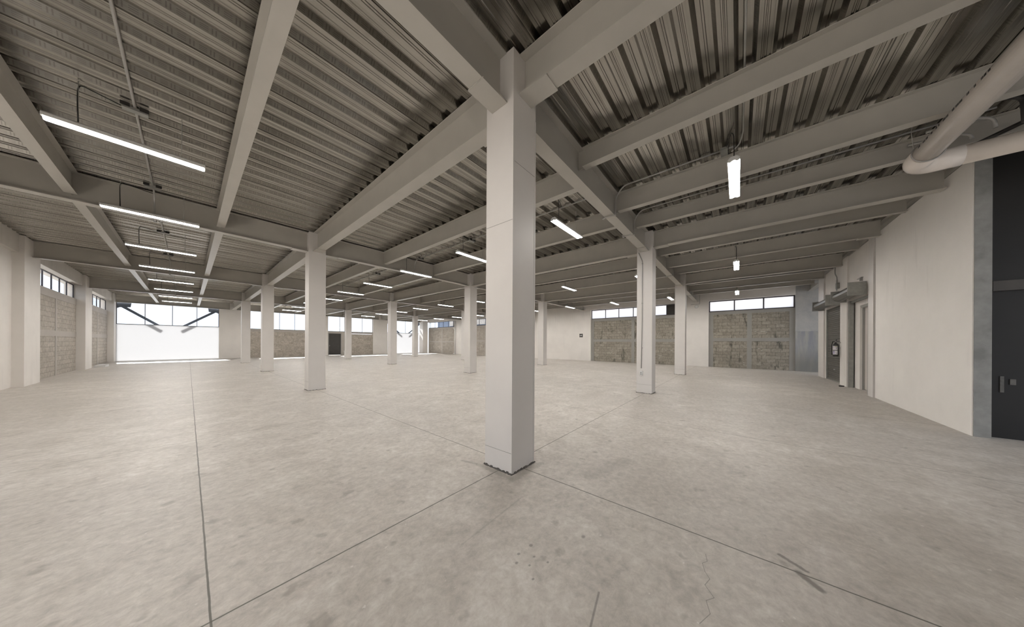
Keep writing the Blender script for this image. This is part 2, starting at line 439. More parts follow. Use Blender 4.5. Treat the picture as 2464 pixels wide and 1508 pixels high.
# ------------------------------------------------------------------ windows
wn = [0]
def window(axis, plane, a0, a1, z0, z1, divs, louvre=None, glass=GLASS, fr=0.035, depth=0.035, label=None):
    """axis: direction the window runs along ('X' or 'Y'); plane: its coordinate on the other axis"""
    wn[0] += 1
    root = sempty('window_%d' % wn[0])
    if label: root['label'] = label
    def bx(mb, u0, u1, w0, w1, d=depth):
        if axis == 'X': mb.box(u0, u1, plane - d / 2, plane + d / 2, w0, w1)
        else: mb.box(plane - d / 2, plane + d / 2, u0, u1, w0, w1)
    f = MB()
    bx(f, a0, a1, z0, z0 + fr); bx(f, a0, a1, z1 - fr, z1); bx(f, a0, a0 + fr, z0 + fr, z1 - fr); bx(f, a1 - fr, a1, z0 + fr, z1 - fr)
    f.build('window_frame', FRAME, root)
    for d in divs:
        m_ = MB(); bx(m_, d - fr / 2, d + fr / 2, z0 + fr, z1 - fr); m_.build('mullion', FRAME, root)
    e0, e1 = a0, a1
    if louvre:
        l0, l1 = louvre
        q = MB(); zz = z0 + fr + 0.02
        while zz < z1 - fr - 0.03:
            if axis == 'X': q.prism([(plane - 0.03, zz), (plane + 0.03, zz + 0.035), (plane + 0.03, zz + 0.041), (plane - 0.03, zz + 0.006)], 'X', l0, l1)
            else: q.prism([(plane - 0.03, zz + 0.035), (plane + 0.03, zz), (plane + 0.03, zz + 0.006), (plane - 0.03, zz + 0.041)], 'Y', l0, l1)
            zz += 0.055
        if glass is FROST: q.box(plane + 0.035, plane + 0.05, l0, l1, z0, z1)
        q.build('louvre', LOUV, root)
        m_ = MB(); bx(m_, (l0 if l0 > a0 + .1 else l1) - fr / 2, (l0 if l0 > a0 + .1 else l1) + fr / 2, z0 + fr, z1 - fr); m_.build('mullion', FRAME, root)
        if abs(l0 - a0) < 0.1: e0 = l1
        else: e1 = l0
    cuts = [e0] + [d for d in sorted(divs) if e0 < d < e1] + [e1]
    for i in range(len(cuts) - 1):
        g = MB(); bx(g, cuts[i] + fr / 2 + 0.001, cuts[i + 1] - fr / 2 - 0.001, z0 + fr, z1 - fr, 0.008); g.build('pane', glass, root)
    return root

# ------------------------------------------------------------------ left wall (X = XL)
XB = -6.13          # face of the block infill
XW = -6.20          # window plane
pl = MB()
pl.box(-6.07, -6.45, 6.0, 15.62, 0, 4.30); pl.box(-6.07, -6.45, -9.0, -7.5, 0, 4.30); pl.box(-6.07, -6.45, -7.5, 6.0, 1.9, 4.30)                      # plain plaster up to the first pilaster in view
for yc in (AY * 2, AY * 3, AY * 4 + 0.2):
    hw = 0.74
    pl.box(XL, -6.45, yc - hw, min(yc + hw, YF), 0, 4.86)
struct(pl, 'wall_left', PLASTER, label='white plastered left wall with broad pilasters')
sp = MB()
for (a, b) in ((-9.0, 15.6), (17.09, 23.76), (25.26, 32.1)):
    sp.box(-5.96, -6.45, a, b, 4.30, 4.945)
struct(sp, 'wall_left', PLASTERB, label='painted spandrel beam along the top of the left wall')
for (a, b, st, dv, lv) in ((17.09, 23.76, 20.5, (18.05, 19.18, 20.3, 21.43), 22.56), (25.26, 32.1, 28.9, (26.9, 28.05, 29.2), 30.3)):
    struct(B(XB, -6.35, a, b, 0, 3.28), 'wall_left', BLK_L, label='pale concrete block infill in the left wall')
    t = MB()
    t.box(XB + 0.012, -6.40, a, b, 3.28, 3.60)
    t.box(XB + 0.012, XB - 0.02, a, b, 1.68, 1.91)
    t.box(XB + 0.012, XB - 0.02, st - 0.11, st + 0.11, 0, 1.68)
    t.box(XB + 0.012, XB - 0.02, st - 0.11, st + 0.11, 1.91, 3.28)
    struct(t, 'wall_left', BAND)
    ln = b - a
    window('Y', XW, a, b, 3.60, 4.30, list(dv), (lv, b), label='strip window with a louvred end above the left block wall')

# ------------------------------------------------------------------ far wall (Y = YF)
fp = MB()
fp.box(-6.45, -5.87, YF, 33.3, 0, 4.86)
fp.box(-0.84, 1.05, YF, 33.3, 0, 4.86)
fp.box(5.6, 7.22, YF, 33.3, 0, 4.86)
fp.box(11.94, 13.7, YF, 33.3, 0, 4.86)
fp.box(18.72, 19.35, YF, 33.3, 0, 4.86)
for a, b in ((-5.87, -0.84), (1.05, 5.6), (7.22, 11.94), (13.7, 18.72)):
    fp.box(a, b, YF, 33.3, 4.34, 4.86)
struct(fp, 'wall_far', PLASTER, label='plastered far wall with high windows')
for a, b in ((1.05, 5.6), (8.95, 11.94)):
    struct(B(a, b, YF + 0.06, 33.25, 0, 2.42), 'wall_far', BLK_F, label='pale block infill of the far wall')
fb = MB(); fb.box(1.05, 5.6, YF + 0.04, 33.28, 2.42, 2.66)
fb.box(7.22, 11.94, YF + 0.04, 33.28, 2.46, 2.66); fb.box(8.52, 8.95, YF + 0.04, 33.28, 0, 2.46)
struct(fb, 'wall_far', BAND)
for a, b in ((-5.87, -0.84), (13.7, 18.72)):
    struct(B(a, b, YF + 0.10, YF + 0.13, 0, 2.72), 'wall_far', WHITEPANEL, label='bright white sheet wall below the braced window')
window('X', YF + 0.14, -5.87, -0.84, 2.72, 4.34, [-4.63, -3.34, -2.08], label='far window with two steel braces behind it, left corner')
window('X', YF + 0.14, 1.05, 5.6, 2.66, 4.34, [2.0, 3.18, 4.35], label='far window left of the dark door')
window('X', YF + 0.14, 7.22, 11.94, 2.66, 4.34, [8.38, 9.55, 10.73], label='far window above and right of the dark door')
window('X', YF + 0.14, 13.7, 18.72, 2.72, 4.34, [14.96, 16.2, 17.46], label='far window with two steel braces behind it, right corner')
def braces(a, b, lab):
    r = thing('steel_brace', ((a + b) / 2, YF + 0.52, 2.7), lab, 'brace')
    mid = (a + b) / 2
    for sx, x0, x1 in ((1, a, mid - 0.55), (-1, b, mid + 0.45)):
        d = Vector((x1 - x0, 0, 2.6 - 4.25)); n_ = Vector((-d.z, 0, d.x)).normalized() * 0.085
        q = MB(); P0 = Vector((x0, 0, 4.25)); P1 = Vector((x1, 0, 2.6))
        q.prism([(P0.x + n_.x, P0.z + n_.z), (P1.x + n_.x, P1.z + n_.z), (P1.x - n_.x, P1.z - n_.z), (P0.x - n_.x, P0.z - n_.z)], 'Y', YF + 0.50, YF + 0.58)
        q.build('diagonal', TRUSS, r).matrix_parent_inverse = Matrix.Translation(-Vector(r.location))
        g = MB(); g.prism([(x0, 4.33), (x0 + sx * 0.62, 4.33), (x0 + sx * 0.58, 4.02), (x0 + sx * 0.12, 3.98), (x0, 3.9)], 'Y', YF + 0.46, YF + 0.49)
        g.build('gusset_plate', TRUSS, r).matrix_parent_inverse = Matrix.Translation(-Vector(r.location))
        B(x0, x0 - sx * 0.2, YF + 0.46, YF + 0.58, -0.02, 4.33).build('post', TRUSS, r).matrix_parent_inverse = Matrix.Translation(-Vector(r.location))
    return r
braces(-5.87, -0.84, 'grey steel diagonal braces behind the window at the left end of the far wall')
braces(13.7, 18.72, 'grey steel diagonal braces behind the far window in the right-hand corner')

# dark door in the far wall
d1 = sempty('door_1'); d1['label'] = 'dark ribbed metal door in the far wall'
q = MB(); zz = 0.02
while zz < 2.36:
    q.box(7.30, 8.46, YF + 0.10, YF + 0.13, zz, zz + 0.10); q.box(7.30, 8.46, YF + 0.115, YF + 0.13, zz + 0.10, zz + 0.12); zz += 0.12
q.build('door_leaf', painted('dark_door_paint', (0.045, 0.042, 0.038), 0.5, 0.15), d1)
q = MB(); q.box(7.24, 7.30, YF + 0.05, YF + 0.15, 0, 2.46); q.box(8.46, 8.52, YF + 0.05, YF + 0.15, 0, 2.46); q.box(7.30, 8.46, YF + 0.05, YF + 0.15, 2.41, 2.46)
q.build('door_frame', FRAMEG, d1)
B(7.38, 7.40, YF + 0.06, YF + 0.10, 1.0, 1.14).build('door_handle', GALV, d1)

# ------------------------------------------------------------------ right back wall (X = XR)
rp = MB()
rp.box(XR, 19.4, -0.69, 0.75, 0, 4.86)
rp.box(XR, 19.4, 7.48, 8.95, 0, 4.86)
rp.box(XR + 0.05, 19.4, 8.95, 15.6, 0, 4.86)
rp.box(XR, 19.4, 15.6, 17.1, 0, 4.86)
rp.box(XR, 19.4, 23.8, 25.95, 0, 4.86)
rp.box(XR - 0.75, XR, 32.0, YF, 0, 4.86)
for a, b in ((-4.68, -0.69), (0.75, 7.48), (17.1, 23.8), (25.95, 32.0)):
    rp.box(XR, 19.4, a, b, 4.29, 4.86)
struct(rp, 'wall_right', PLASTER, label='plastered wall behind the columns on the right')
struct(B(XR, 19.4, -10.0, -4.68, 0, 4.86), 'wall_right', TIDE, label='stained bare concrete wall beside the roller shutters')
for a, b, st, mt, bd, zt, zm in ((-4.68, -0.69, -2.72, BLK_R, BANDD, 3.57, 1.77), (0.75, 7.48, 4.09, BLK_R, BANDD, 3.52, 1.72),
                                 (17.1, 23.8, 20.4, BLK_E, BAND, 3.5, 1.7), (25.95, 32.0, 28.77, BLK_E, BAND, 3.5, 1.6)):
    struct(B(XR + 0.16, 19.35, a, b, 0, zt), 'wall_right', mt, label='weathered concrete block infill of the right wall')
    t = MB(); x0, x1 = XR + 0.135, XR + 0.17
    t.box(x0, x1, a, b, zt - 0.19, zt); t.box(x0, x1, a, b, zm - 0.1, zm + 0.1)
    for u0, u1 in ((a, a + 0.23), (st - 0.11, st + 0.11), (b - 0.24, b)):
        t.box(x0, x1, u0, u1, 0, zm - 0.1); t.box(x0, x1, u0, u1, zm + 0.1, zt - 0.19)
    struct(t, 'wall_right', bd)
window('Y', XR + 0.2, -4.68, -0.69, 3.57, 4.29, [-2.0, -3.36], None, FROST, 0.06, label='three frosted panes above the block wall next to the shutters')
window('Y', XR + 0.2, 0.75, 7.48, 3.52, 4.29, [6.27, 5.19, 4.09, 2.95], (0.75, 1.79), FROST, 0.05, label='frosted strip window with louvre seen behind the second right column')
window('Y', XR + 0.2, 17.1, 23.8, 3.5, 4.29, [18.2, 19.3, 20.35, 21.5, 22.6], None, GLASS, 0.05, label='strip window partly hidden by the centre column')
window('Y', XR + 0.2, 25.95, 32.0, 3.5, 4.29, [26.41, 27.47, 28.57, 29.61, 30.5, 31.6], (25.95, 26.41), GLASS, 0.05, label='strip window of five panes in the far right corner')

# made-up building imitating reflections in the corner windows
nb = thing('reflection_backdrop', (27, 26, 0), 'blue-grey building standing in for reflections in the strip windows of the far right corner', 'backdrop')
MB().box(26, 30, 12, 40, 0, 9).build('backdrop_face', OUTSIDE, nb).matrix_parent_inverse = Matrix.Translation((-27, -26, 0))
for i in range(7):
    y0 = 14 + i * 3.4
    B(25.93, 25.99, y0, y0 + 2.0, 4.3, 5.6).build('window', REFLPATCH, nb).matrix_parent_inverse = Matrix.Translation((-27, -26, 0))  # pale patches imitate the hall's windows reflected in the glass

# ------------------------------------------------------------------ door wall (Y = YD)
dw = MB()
YI = -5.55
dw.box(5.65, 9.72, YD, -5.37, 0, 4.62)
struct(dw, 'wall_door', plaster('bright_white_plaster', (0.88, 0.85, 0.81), 0.04), label='large white plastered wall slab on the right')
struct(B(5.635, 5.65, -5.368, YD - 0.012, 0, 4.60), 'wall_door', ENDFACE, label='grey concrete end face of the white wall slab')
t = MB()
t.box(10.12, 12.18, YD - 0.02, -5.50, 3.02, 4.62)      # above the open shutter
t.box(12.18, 12.97, YD + 0.03, -5.50, 0, 4.62)          # pier with the extinguisher
t.box(12.97, 15.30, YD - 0.02, -5.50, 3.02, 4.62)
t.box(15.30, 15.48, YD - 0.02, -5.50, 0, 4.62)
struct(t, 'wall_door', PLASTER, label='plastered wall around the two roller shutters')
t = MB()
t.box(10.13, 12.17, -5.35, -5.45, 2.80, 3.019); t.box(11.64, 12.17, -5.35, -5.49, 0, 2.80)
struct(t, 'wall_door', PLASTER, label='plastered recess around the beige door')
for x0, x1, lab in ((9.74, 10.12, 'white steel column beside the open roller shutter on the right wall'), (15.48, 16.5, 'white steel column left of the closed roller shutter, end of the door wall')):
    o = B(x0, x1, -5.48, -5.165, 0, 4.62)
    tag(o.build('wall_column', COLUMN, None, (x0 + .2, -5.25, 0)), lab, 'column')

# panel door inside the open shutter bay
d2 = sempty('door_2'); d2['label'] = 'tall plain beige door behind the open roller shutter'
B(10.14, 11.60, -5.45, -5.49, 0.02, 2.72).build('door_leaf', DOORP, d2)
q = MB(); q.box(11.60, 11.64, -5.40, -5.49, 0, 2.76); q.box(10.14, 11.60, -5.36, -5.49, 2.72, 2.80)
q.build('door_frame', FRAMEG, d2)

def shutter(x0, x1, closed, lab):
    r = thing('roller_shutter', ((x0 + x1) / 2, YD, 0), lab, 'shutter')
    def put(mb, nm, mt):
        o = mb.build(nm, mt, r); o.matrix_parent_inverse = Matrix.Translation(-Vector(r.location)); return o
    zc, yc = 3.19, -4.99
    for xp in (x0 - 0.02, x1 + 0.02):
        put(B(xp - 0.012, xp + 0.012, -5.165, -4.79, 2.99, 3.40), 'end_plate', SHUTPLATE)
    seg = 28; q = MB(); prof = []
    for i in range(seg):
        an = 2 * math.pi * i / seg; rr = 0.165 if i % 2 else 0.160
        prof.append((yc + rr * math.cos(an), zc + rr * math.sin(an)))
    q.prism(prof, 'X', x0, x1); put(q, 'rolled_curtain', SHUT)
    for xg, sx in ((x0 + 0.0, 1), (x1 - 0.07, 1)):
        g = MB(); g.box(xg, xg + 0.07, -5.21, -5.235, 0.0, 3.02); g.box(xg, xg + 0.07, -5.29, -5.315, 0.0, 3.02); g.box(xg, xg + 0.008, -5.235, -5.29, 0.0, 3.02)
        put(g, 'guide_rail', SHUTPLATE)
    if closed:
        c_ = MB(); z = 0.06; pr = [(-5.262, 0.0)]
        while z < 3.0:
            c_.prism([(-5.262, z), (-5.248, z + 0.012), (-5.244, z + 0.04), (-5.248, z + 0.066), (-5.262, z + 0.078), (-5.270, z + 0.078), (-5.270, z)], 'X', x0 + 0.075, x1 - 0.075, False); z += 0.0785
        sc_ = put(c_, 'slat_curtain', SHUT)
        put(B(x0 + 0.075, x1 - 0.075, -5.275, -5.235, 0.0, 0.058), 'bottom_bar', SHUTPLATE)
        B(x1 - 1.3, x1 - 1.12, -5.243, -5.225, 0.47, 0.50).build('pull_handle', WHITEM, sc_)
    else:
        put(B(x0 + 0.075, x1 - 0.075, -5.245, -5.275, 2.93, 3.0), 'bottom_bar', SHUTPLATE)
        put(B(x1 - 0.0, x1 + 0.06, -5.0, -5.12, 0.0, 0.04), 'floor_bracket', BLACK)
    return r
shutter(12.99, 15.28, True, 'closed dark grey roller shutter between the two wall columns')
shutter(10.27, 12.16, False, 'rolled-up roller shutter hood above the beige door')
struct(B(12.162, 12.178, -5.205, -5.348, 0, 3.015), 'wall_door', painted('dark_jamb', (0.17, 0.17, 0.155), 0.5), label='dark metal lined jamb of the open shutter')

# edge girder above the door wall
# ------------------------------------------------------------------ dark recess at the right edge and walls outside the frame
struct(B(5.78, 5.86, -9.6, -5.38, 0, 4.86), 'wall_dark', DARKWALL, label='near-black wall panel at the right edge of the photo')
wb = MB()
wb.box(-6.45, -6.07, -9.6, -9.0, 0, 4.86)
wb.box(-6.07, 1.2, -6.0, -5.8, 0, 4.86)
wb.box(1.2, 5.78, -9.6, -9.4, 3.6, 4.86)
struct(wb, 'wall_rear', PLASTERB)

def plate(x, y0, y1, z0, z1, lab, nm='switch_plate', mt=None):
    root = thing(nm, (x, (y0 + y1) / 2, z0), lab, 'switch')
    o = B(x - 0.012, x, y0, y1, z0, z1).build('face_plate', mt or GALV, root); o.matrix_parent_inverse = Matrix.Translation(-Vector(root.location))
CRD = painted('grey_card', (0.13, 0.125, 0.115), 0.7, 0.15, 30)
plate(5.778, -5.525, -5.492, 0.74, 1.00, 'tall narrow grey plate on the dark wall at the right edge', mt=CRD)
plate(5.778, -5.625, -5.575, 0.87, 0.96, 'small square grey plate on the dark wall, right of the tall one', mt=CRD)
tag(B(5.72, 5.778, -9.2, -5.41, 2.38, 2.54).build('wall_rail', DARKMID, None, (5.74, -7, 2.36)), 'dim horizontal rail high on the dark wall at the right edge', 'rail')

# ------------------------------------------------------------------ columns
def column(i, j, lab, detail=False):
    cx, cy = j * BX, i * AY
    r = thing('steel_column', (cx, cy, 0), lab, 'column', None)
    h_ = CS / 2
    inv = Matrix.Translation((-cx, -cy, 0))
    o = B(cx - h_, cx + h_, cy - h_, cy + h_, 0, 4.862).build('shaft', COLUMN, r); o.matrix_parent_inverse = inv
    o = MB()
    for sx in (-1, 1):
        o.box(cx + sx * h_ - 0.003 if sx < 0 else cx + h_ - 0.020, cx + sx * h_ + (0.020 if sx < 0 else 0.003), cy - h_ - 0.004, cy - h_ + 0.001, 0, 4.27)
    o = o.build('corner_seam', COLUMN, r); o.matrix_parent_inverse = inv
    e = h_ + 0.0025
    for z, side in (((0.235, 0), (2.90, 0), (3.575, 1)) if detail else ((0.26, 0),)):
        o = B(cx - e, cx - h_ + 0.001, cy - h_ - 0.003, cy + h_, z, z + 0.005) if side == 0 else B(cx - h_, cx + h_, cy - e, cy - h_ + 0.001, z, z + 0.005)
        o = o.build('weld_seam', SEAM, r); o.matrix_parent_inverse = inv
    # ragged grout line at the foot
    o = MB(); e = h_ + 0.012; nn = 16
    for k in range(nn):
        for side in range(4):
            a0 = -e + 2 * e * k / nn; a1 = a0 + 2 * e / nn; hh = 0.004 + random.random() * (0.020 if detail else 0.012); dd = random.random() * 0.008
            if side == 0: o.box(cx + a0, cx + a1, cy - e - dd, cy - h_ - 0.0005, 0, hh)
            elif side == 1: o.box(cx + a0, cx + a1, cy + h_ + 0.0005, cy + e + dd, 0, hh)
            elif side == 2: o.box(cx - e - dd, cx - h_ - 0.0005, cy + a0, cy + a1, 0, hh)
            else: o.box(cx + h_ + 0.0005, cx + e + dd, cy + a0, cy + a1, 0, hh)
    o = o.build('grout_line', DARKGAP, r); o.matrix_parent_inverse = inv
    return r
CL = {
 (0, 0): 'tall white steel column in the centre of the photo, nearest the camera',
 (1, 0): 'white steel column, first one left of the centre column',
 (2, 0): 'white steel column, second one left of the centre column',
 (3, 0): 'white steel column, farthest of the row running left from the centre column',
 (0, 1): 'white steel column right of centre with a conduit and wall outlet on it',
 (0, 2): 'white steel column just right of and behind the column with the outlet',
 (1, 1): 'white steel column immediately left of the centre column in the photo',
 (1, 2): 'white steel column immediately right of the centre column, farther back',
 (2, 1): 'white steel column in the middle distance, second left of the centre column in its row',
 (3, 1): 'distant white steel column beside the dark far door with a small outlet box',
 (2, 2): 'distant white steel column half hidden behind the one left of the centre column',
 (3, 2): 'distant white steel column in front of the braced window in the far right corner',
}
for (i, j), lab in CL.items(): column(i, j, lab, (i, j) == (0, 0))

# ------------------------------------------------------------------ beams
def ibeam(axis, cpos, a0, a1, zb, wd, label, group=None, plates=(), stiff=(), name='steel_beam', tf=0.014, tw=0.010, cat='beam'):
    h2, w2, t2 = ZT, wd / 2, tw / 2
    poly = [(-w2, zb), (w2, zb), (w2, zb + tf), (t2, zb + tf), (t2, h2 - tf), (w2, h2 - tf), (w2, h2), (-w2, h2), (-w2, h2 - tf), (-t2, h2 - tf), (-t2, zb + tf), (-w2, zb + tf)]
    mb = MB(); mb.prism([(cpos + p, z) for p, z in poly], axis, a0, a1)
    loc = ((a0 + a1) / 2, cpos, zb) if axis == 'X' else (cpos, (a0 + a1) / 2, zb)
    o = mb.build(name, STEEL, None, loc); tag(o, label, cat, group)
    for (e, sgn) in plates:       # welded cover plate under the bottom flange at a column
        p0, p1 = (e, e + sgn * 0.38)
        q = B(p0, p1, cpos - w2 - 0.016, cpos + w2 + 0.016, zb - 0.018, zb - 0.0005) if axis == 'X' else B(cpos - w2 - 0.016, cpos + w2 + 0.016, p0, p1, zb - 0.018, zb - 0.0005)
        k = q.build('cover_plate', STEEL, o); k.matrix_parent_inverse = Matrix.Translation((-loc[0], -loc[1], -loc[2]))
    for e0, e1 in stiff:          # web cleats that carry the joist into the girder
        q = B(cpos - 0.005, cpos + 0.005, e0, e1, zb + 0.0, ZT - 0.016) if axis == 'Y' else B(e0, e1, cpos - .005, cpos + .005, zb, ZT - 0.016)
        k = q.build('web_cleat', STEEL, o); k.matrix_parent_inverse = Matrix.Translation((-loc[0], -loc[1], -loc[2]))
    return o
FL = 0.21
hc = CS / 2 + 0.001
ROWN = ['nearest', 'second', 'third', 'fourth', 'farthest']
BAYN = ['over the left-hand aisle', 'just right of the centre-column row', 'between the second and third column rows', 'against the right wall']
XS = [(-5.86, -hc), (hc, BX - hc), (BX + hc, 2 * BX - hc), (2 * BX + hc, XR - 0.004)]
for k in range(5):
    yk = k * AY if k < 4 else 32.66
    for b_, (a0, a1) in enumerate(XS):
        if k == 4 and b_ == 0: a0, a1 = -5.85, -hc
        if k == 4 and b_ == 3: a1 = XR - 0.76
        pls = []
        if k < 4:
            if b_ > 0: pls.append((a0, 1))
            if b_ < 3: pls.append((a1, -1))
        lab = 'grey steel girder, %s cross line, %s' % (ROWN[k], BAYN[b_])
        if k == 0 and b_ == 0: lab = 'grey steel girder running to the top left from the head of the centre column'
        if k == 0 and b_ == 1: lab = 'grey steel girder from the centre column to the column with the outlet'
        ibeam('X', yk, a0, a1, HG, FL, lab, 'main girders', pls, name='steel_girder', cat='girder')
COLN = ['centre column row', 'second column row to the right', 'third column row to the right']
for j in range(3):
    for k in range(4):
        y0, y1 = k * AY + hc, (k + 1) * AY - hc
        pls = [(y0, 1)]
        if k < 3: pls.append((y1, -1))
        else: y1 = 32.66 - 0.106
        if j == 0 and k == 0: lab = 'deep grey steel beam from the centre column to the first column on its left'
        else: lab = 'grey steel beam on the %s, span %s from the camera' % (COLN[j], ['one', 'two', 'three', 'four'][k])
        ibeam('Y', j * BX, y0, y1, HG, FL, lab, 'beams on the column rows', pls)
    lab = ['thick grey steel beam rising to the upper right from the head of the centre column',
           'grey steel beam from the column with the outlet to the door wall',
           'grey steel beam from the second right column to the door wall'][j]
    ibeam('Y', j * BX, -hc, -5.17 if j else -8.9, 4.40, FL, lab, 'beams over the right aisle', [(-hc, -1)])
LJ = ['left', 'right']
AISLE = ['left-hand aisle', 'second aisle', 'third aisle', 'right-hand aisle']
for bi, xs in enumerate(((-4.02, -2.02), (BX / 3, 2 * BX / 3), (BX + BX / 3, BX + 2 * BX / 3), (2 * BX + BX / 3, 2 * BX + 2 * BX / 3))):
    for k in range(4):
        for q_, xj in enumerate(xs):
            y0 = k * AY + 0.107; y1 = (k + 1) * AY - 0.107 if k < 3 else 32.66 - 0.107
            lab = 'slim grey joist, %s of its pair, %s, %s bay away' % (LJ[q_], AISLE[bi], ['nearest', 'second', 'third', 'farthest'][k])
            ibeam('Y', xj, y0, y1, HJ, 0.145, lab, 'ceiling joists', stiff=[(y0 - 0.1, y0), (y1, y1 + 0.1)], name='ceiling_joist', cat='joist', tf=0.010, tw=0.008)
for bi, xj in enumerate((-4.02, -2.02)):
    ibeam('Y', xj, -8.9, -0.107, HJ, 0.145, 'slim grey joist passing over the camera, %s one' % LJ[bi], 'ceiling joists', name='ceiling_joist', cat='joist', tf=0.010, tw=0.008)
RJ = [(1.80, 4.54), (3.58, 4.45), (4.97, 4.55), (7.82, 4.54), (9.28, 4.45), (10.98, 4.54), (13.95, 4.54), (15.42, 4.46), (17.4, 4.55)]
for q_, (xj, zb) in enumerate(RJ):
    lab = 'grey joist over the right aisle, %s behind the centre column' % ['first', 'second', 'third', 'fourth', 'fifth', 'sixth', 'seventh', 'eighth', 'farthest'][q_]
    ibeam('Y', xj, -8.9 if xj < 5.5 else -5.17, -0.107, zb, 0.14, lab, 'joists over the right aisle', [(-5.15, 1)] if q_ in (4, 7) else (), stiff=[(-0.107, -0.007)], name='ceiling_joist', cat='joist', tf=0.010, tw=0.008)
ibeam('X', -5.26, 16.54, XR - 0.004, 4.42, 0.20, 'grey girder end crossing the open bay between the door wall and the back wall', name='steel_girder', cat='girder')
ibeam('X', -5.30, 5.70, 16.50, 4.64, 0.20, 'grey edge girder along the top of the door wall', name='steel_girder', cat='girder')

# ------------------------------------------------------------------ strip lights
def make_lamp():
    r = bpy.data.objects.new('strip_light', None); COL.objects.link(r); r.empty_display_size = 0.1
    L = 0.655
    q = MB(); q.prism([(-0.076, -0.020), (-0.068, 0.024), (-0.035, 0.052), (0.035, 0.052), (0.068, 0.024), (0.076, -0.020), (0.0725, -0.020), (0.062, 0.018), (-0.062, 0.018), (-0.0725, -0.020)], 'X', -L, L); q.build('housing', WHITEM, r)
    q = MB(); q.prism([(-0.0715, -0.0185), (-0.045, -0.0215), (-0.018, -0.0205), (0, -0.008), (0.018, -0.0205), (0.045, -0.0215), (0.0715, -0.0185), (0.060, 0.012), (-0.060, 0.012)], 'X', -L + 0.012, L - 0.012)
    q.build('diffuser', LAMPM, r)
    for sx in (-1, 1):
        q = MB(); q.prism([(-0.072, 0.021), (-0.070, -0.016), (-0.045, -0.027), (0, -0.006), (0.045, -0.027), (0.070, -0.016), (0.072, 0.021)], 'X', sx * L, sx * (L - 0.0115)); q.build('end_cap', WHITEM, r)
    for sx in (-1, 1):
        q = MB(); q.tube([(sx * 0.42, 0, 0.05), (sx * 0.42, 0, 0.600)], 0.004, 6); q.build('hanger_rod', GALV, r)
    return r
ROWX = [-3.03, 3.28, 9.65, 16.1]
ROWL = ['leftmost row', 'row just behind the centre column', 'third row from the left', 'right-hand row']
ORD = ['first', 'second', 'third', 'fourth', 'fifth', 'sixth', 'seventh', 'eighth', 'ninth', 'tenth']
proto = make_lamp(); first = True
for ri, xr in enumerate(ROWX):
    ys = [4.45 + 3.45 * k for k in range(8)] if ri == 0 else [-2.14, 1.02] + [4.45 + 3.45 * k for k in range(8)]
    for k, y in enumerate(ys):
        if abs(y - 8.17) < 0.4: y = 7.88
        if first: r = proto; first = False
        else:
            r = proto.copy(); COL.objects.link(r)
            for ch in list(proto.children):
                c_ = ch.copy(); COL.objects.link(c_); c_.parent = r
        r.location = (xr, y, 4.265)
        tag(r, 'glowing strip light on two rods, %s from the camera, %s' % (ORD[k], ROWL[ri]), 'ceiling light', 'strip lights')
        if ri == 0 and k < 4 or ri == 1 and k in (0, 2, 3):
            cb = MB(); cb.tube(bend([(-0.02, 0.12, 0.54), (-0.20, 0.09, 0.56), (-0.41, 0.03, 0.575), (-0.424, 0.004, 0.50), (-0.424, 0, 0.30), (-0.42, 0.002, 0.055)], 0.06), 0.007, 6)
            cb.build('power_cable', BLACK, r)

# ------------------------------------------------------------------ conduits
def conduit_row(x, y0, y1, girders, lab, boxes, shallow=False):
    r = thing('conduit', (x, y0, 4.84), lab, 'conduit', 'conduits along the deck')
    inv = Matrix.Translation((-x, -y0, -4.84))
    zc = 4.840; pts = [(x, y0, zc)]
    for g in girders:
        pts += bend([(x, g - 0.50, zc), (x, g - 0.30, zc), (x, g - 0.135, zc - 0.20), (x, g - 0.135, HG + 0.1)], 0.10, 4)
        pts += [(x, g - 0.135, HG - 0.020), (x, g + 0.135, HG - 0.020)]
        pts += bend([(x, g + 0.135, HG + 0.1), (x, g + 0.135, zc - 0.20), (x, g + 0.30, zc), (x, g + 0.50, zc)], 0.10, 4)
    pts.append((x, y1, zc))
    MB().tube(pts, 0.0145, 8).build('pipe', GALV, r).matrix_parent_inverse = inv
    for g in girders:
        for sg in (-1, 1):
            B(x - 0.025, x + 0.025, g + sg * 0.115, g + sg * 0.152, HG - 0.034, HG + 0.03).build('beam_clamp', GALV, r).matrix_parent_inverse = inv
    for yb in boxes:
        jb = B(x - 0.11, x + 0.11, yb - 0.05, yb + 0.05, 4.785, 4.825).build('junction_box', SHUTPLATE, r); jb.matrix_parent_inverse = inv
        B(x - 0.12, x - 0.04, yb - 0.064, yb - 0.052, 4.805, 4.855).build('box_clip', BLACK, jb)
        B(x + 0.04, x + 0.12, yb - 0.064, yb - 0.052, 4.805, 4.855).build('box_clip', BLACK, jb)
    return r
G = [AY, 2 * AY, 3 * AY]
lampY = [4.45 + 3.45 * k for k in range(8)]
for k, y in enumerate((0.5,)):  # extra lamp out of view, added to brighten the near floor
    r = proto.copy(); COL.objects.link(r); r.location = (ROWX[0], y, 4.265)
    for ch in list(proto.children):
        if ch.name.startswith('power'): continue
        c_ = ch.copy(); COL.objects.link(c_); c_.parent = r
    tag(r, 'unseen strip light added to brighten the near floor, above the top edge of the photo', 'ceiling light', 'strip lights')
conduit_row(ROWX[0], -5.5, 31.9, [0.0] + G, 'grey conduit above the leftmost row of strip lights', [4.54, 7.60, 11.45, 14.9])
conduit_row(ROWX[1], -2.15, 31.9, [0.0] + G, 'grey conduit above the strip lights just behind the centre column', [-2.0, 4.54, 7.60, 11.45])
conduit_row(ROWX[2] + 0.25, -5.0, 31.9, [0.0] + G, 'grey conduit above the third row of strip lights', [4.54, 11.45])
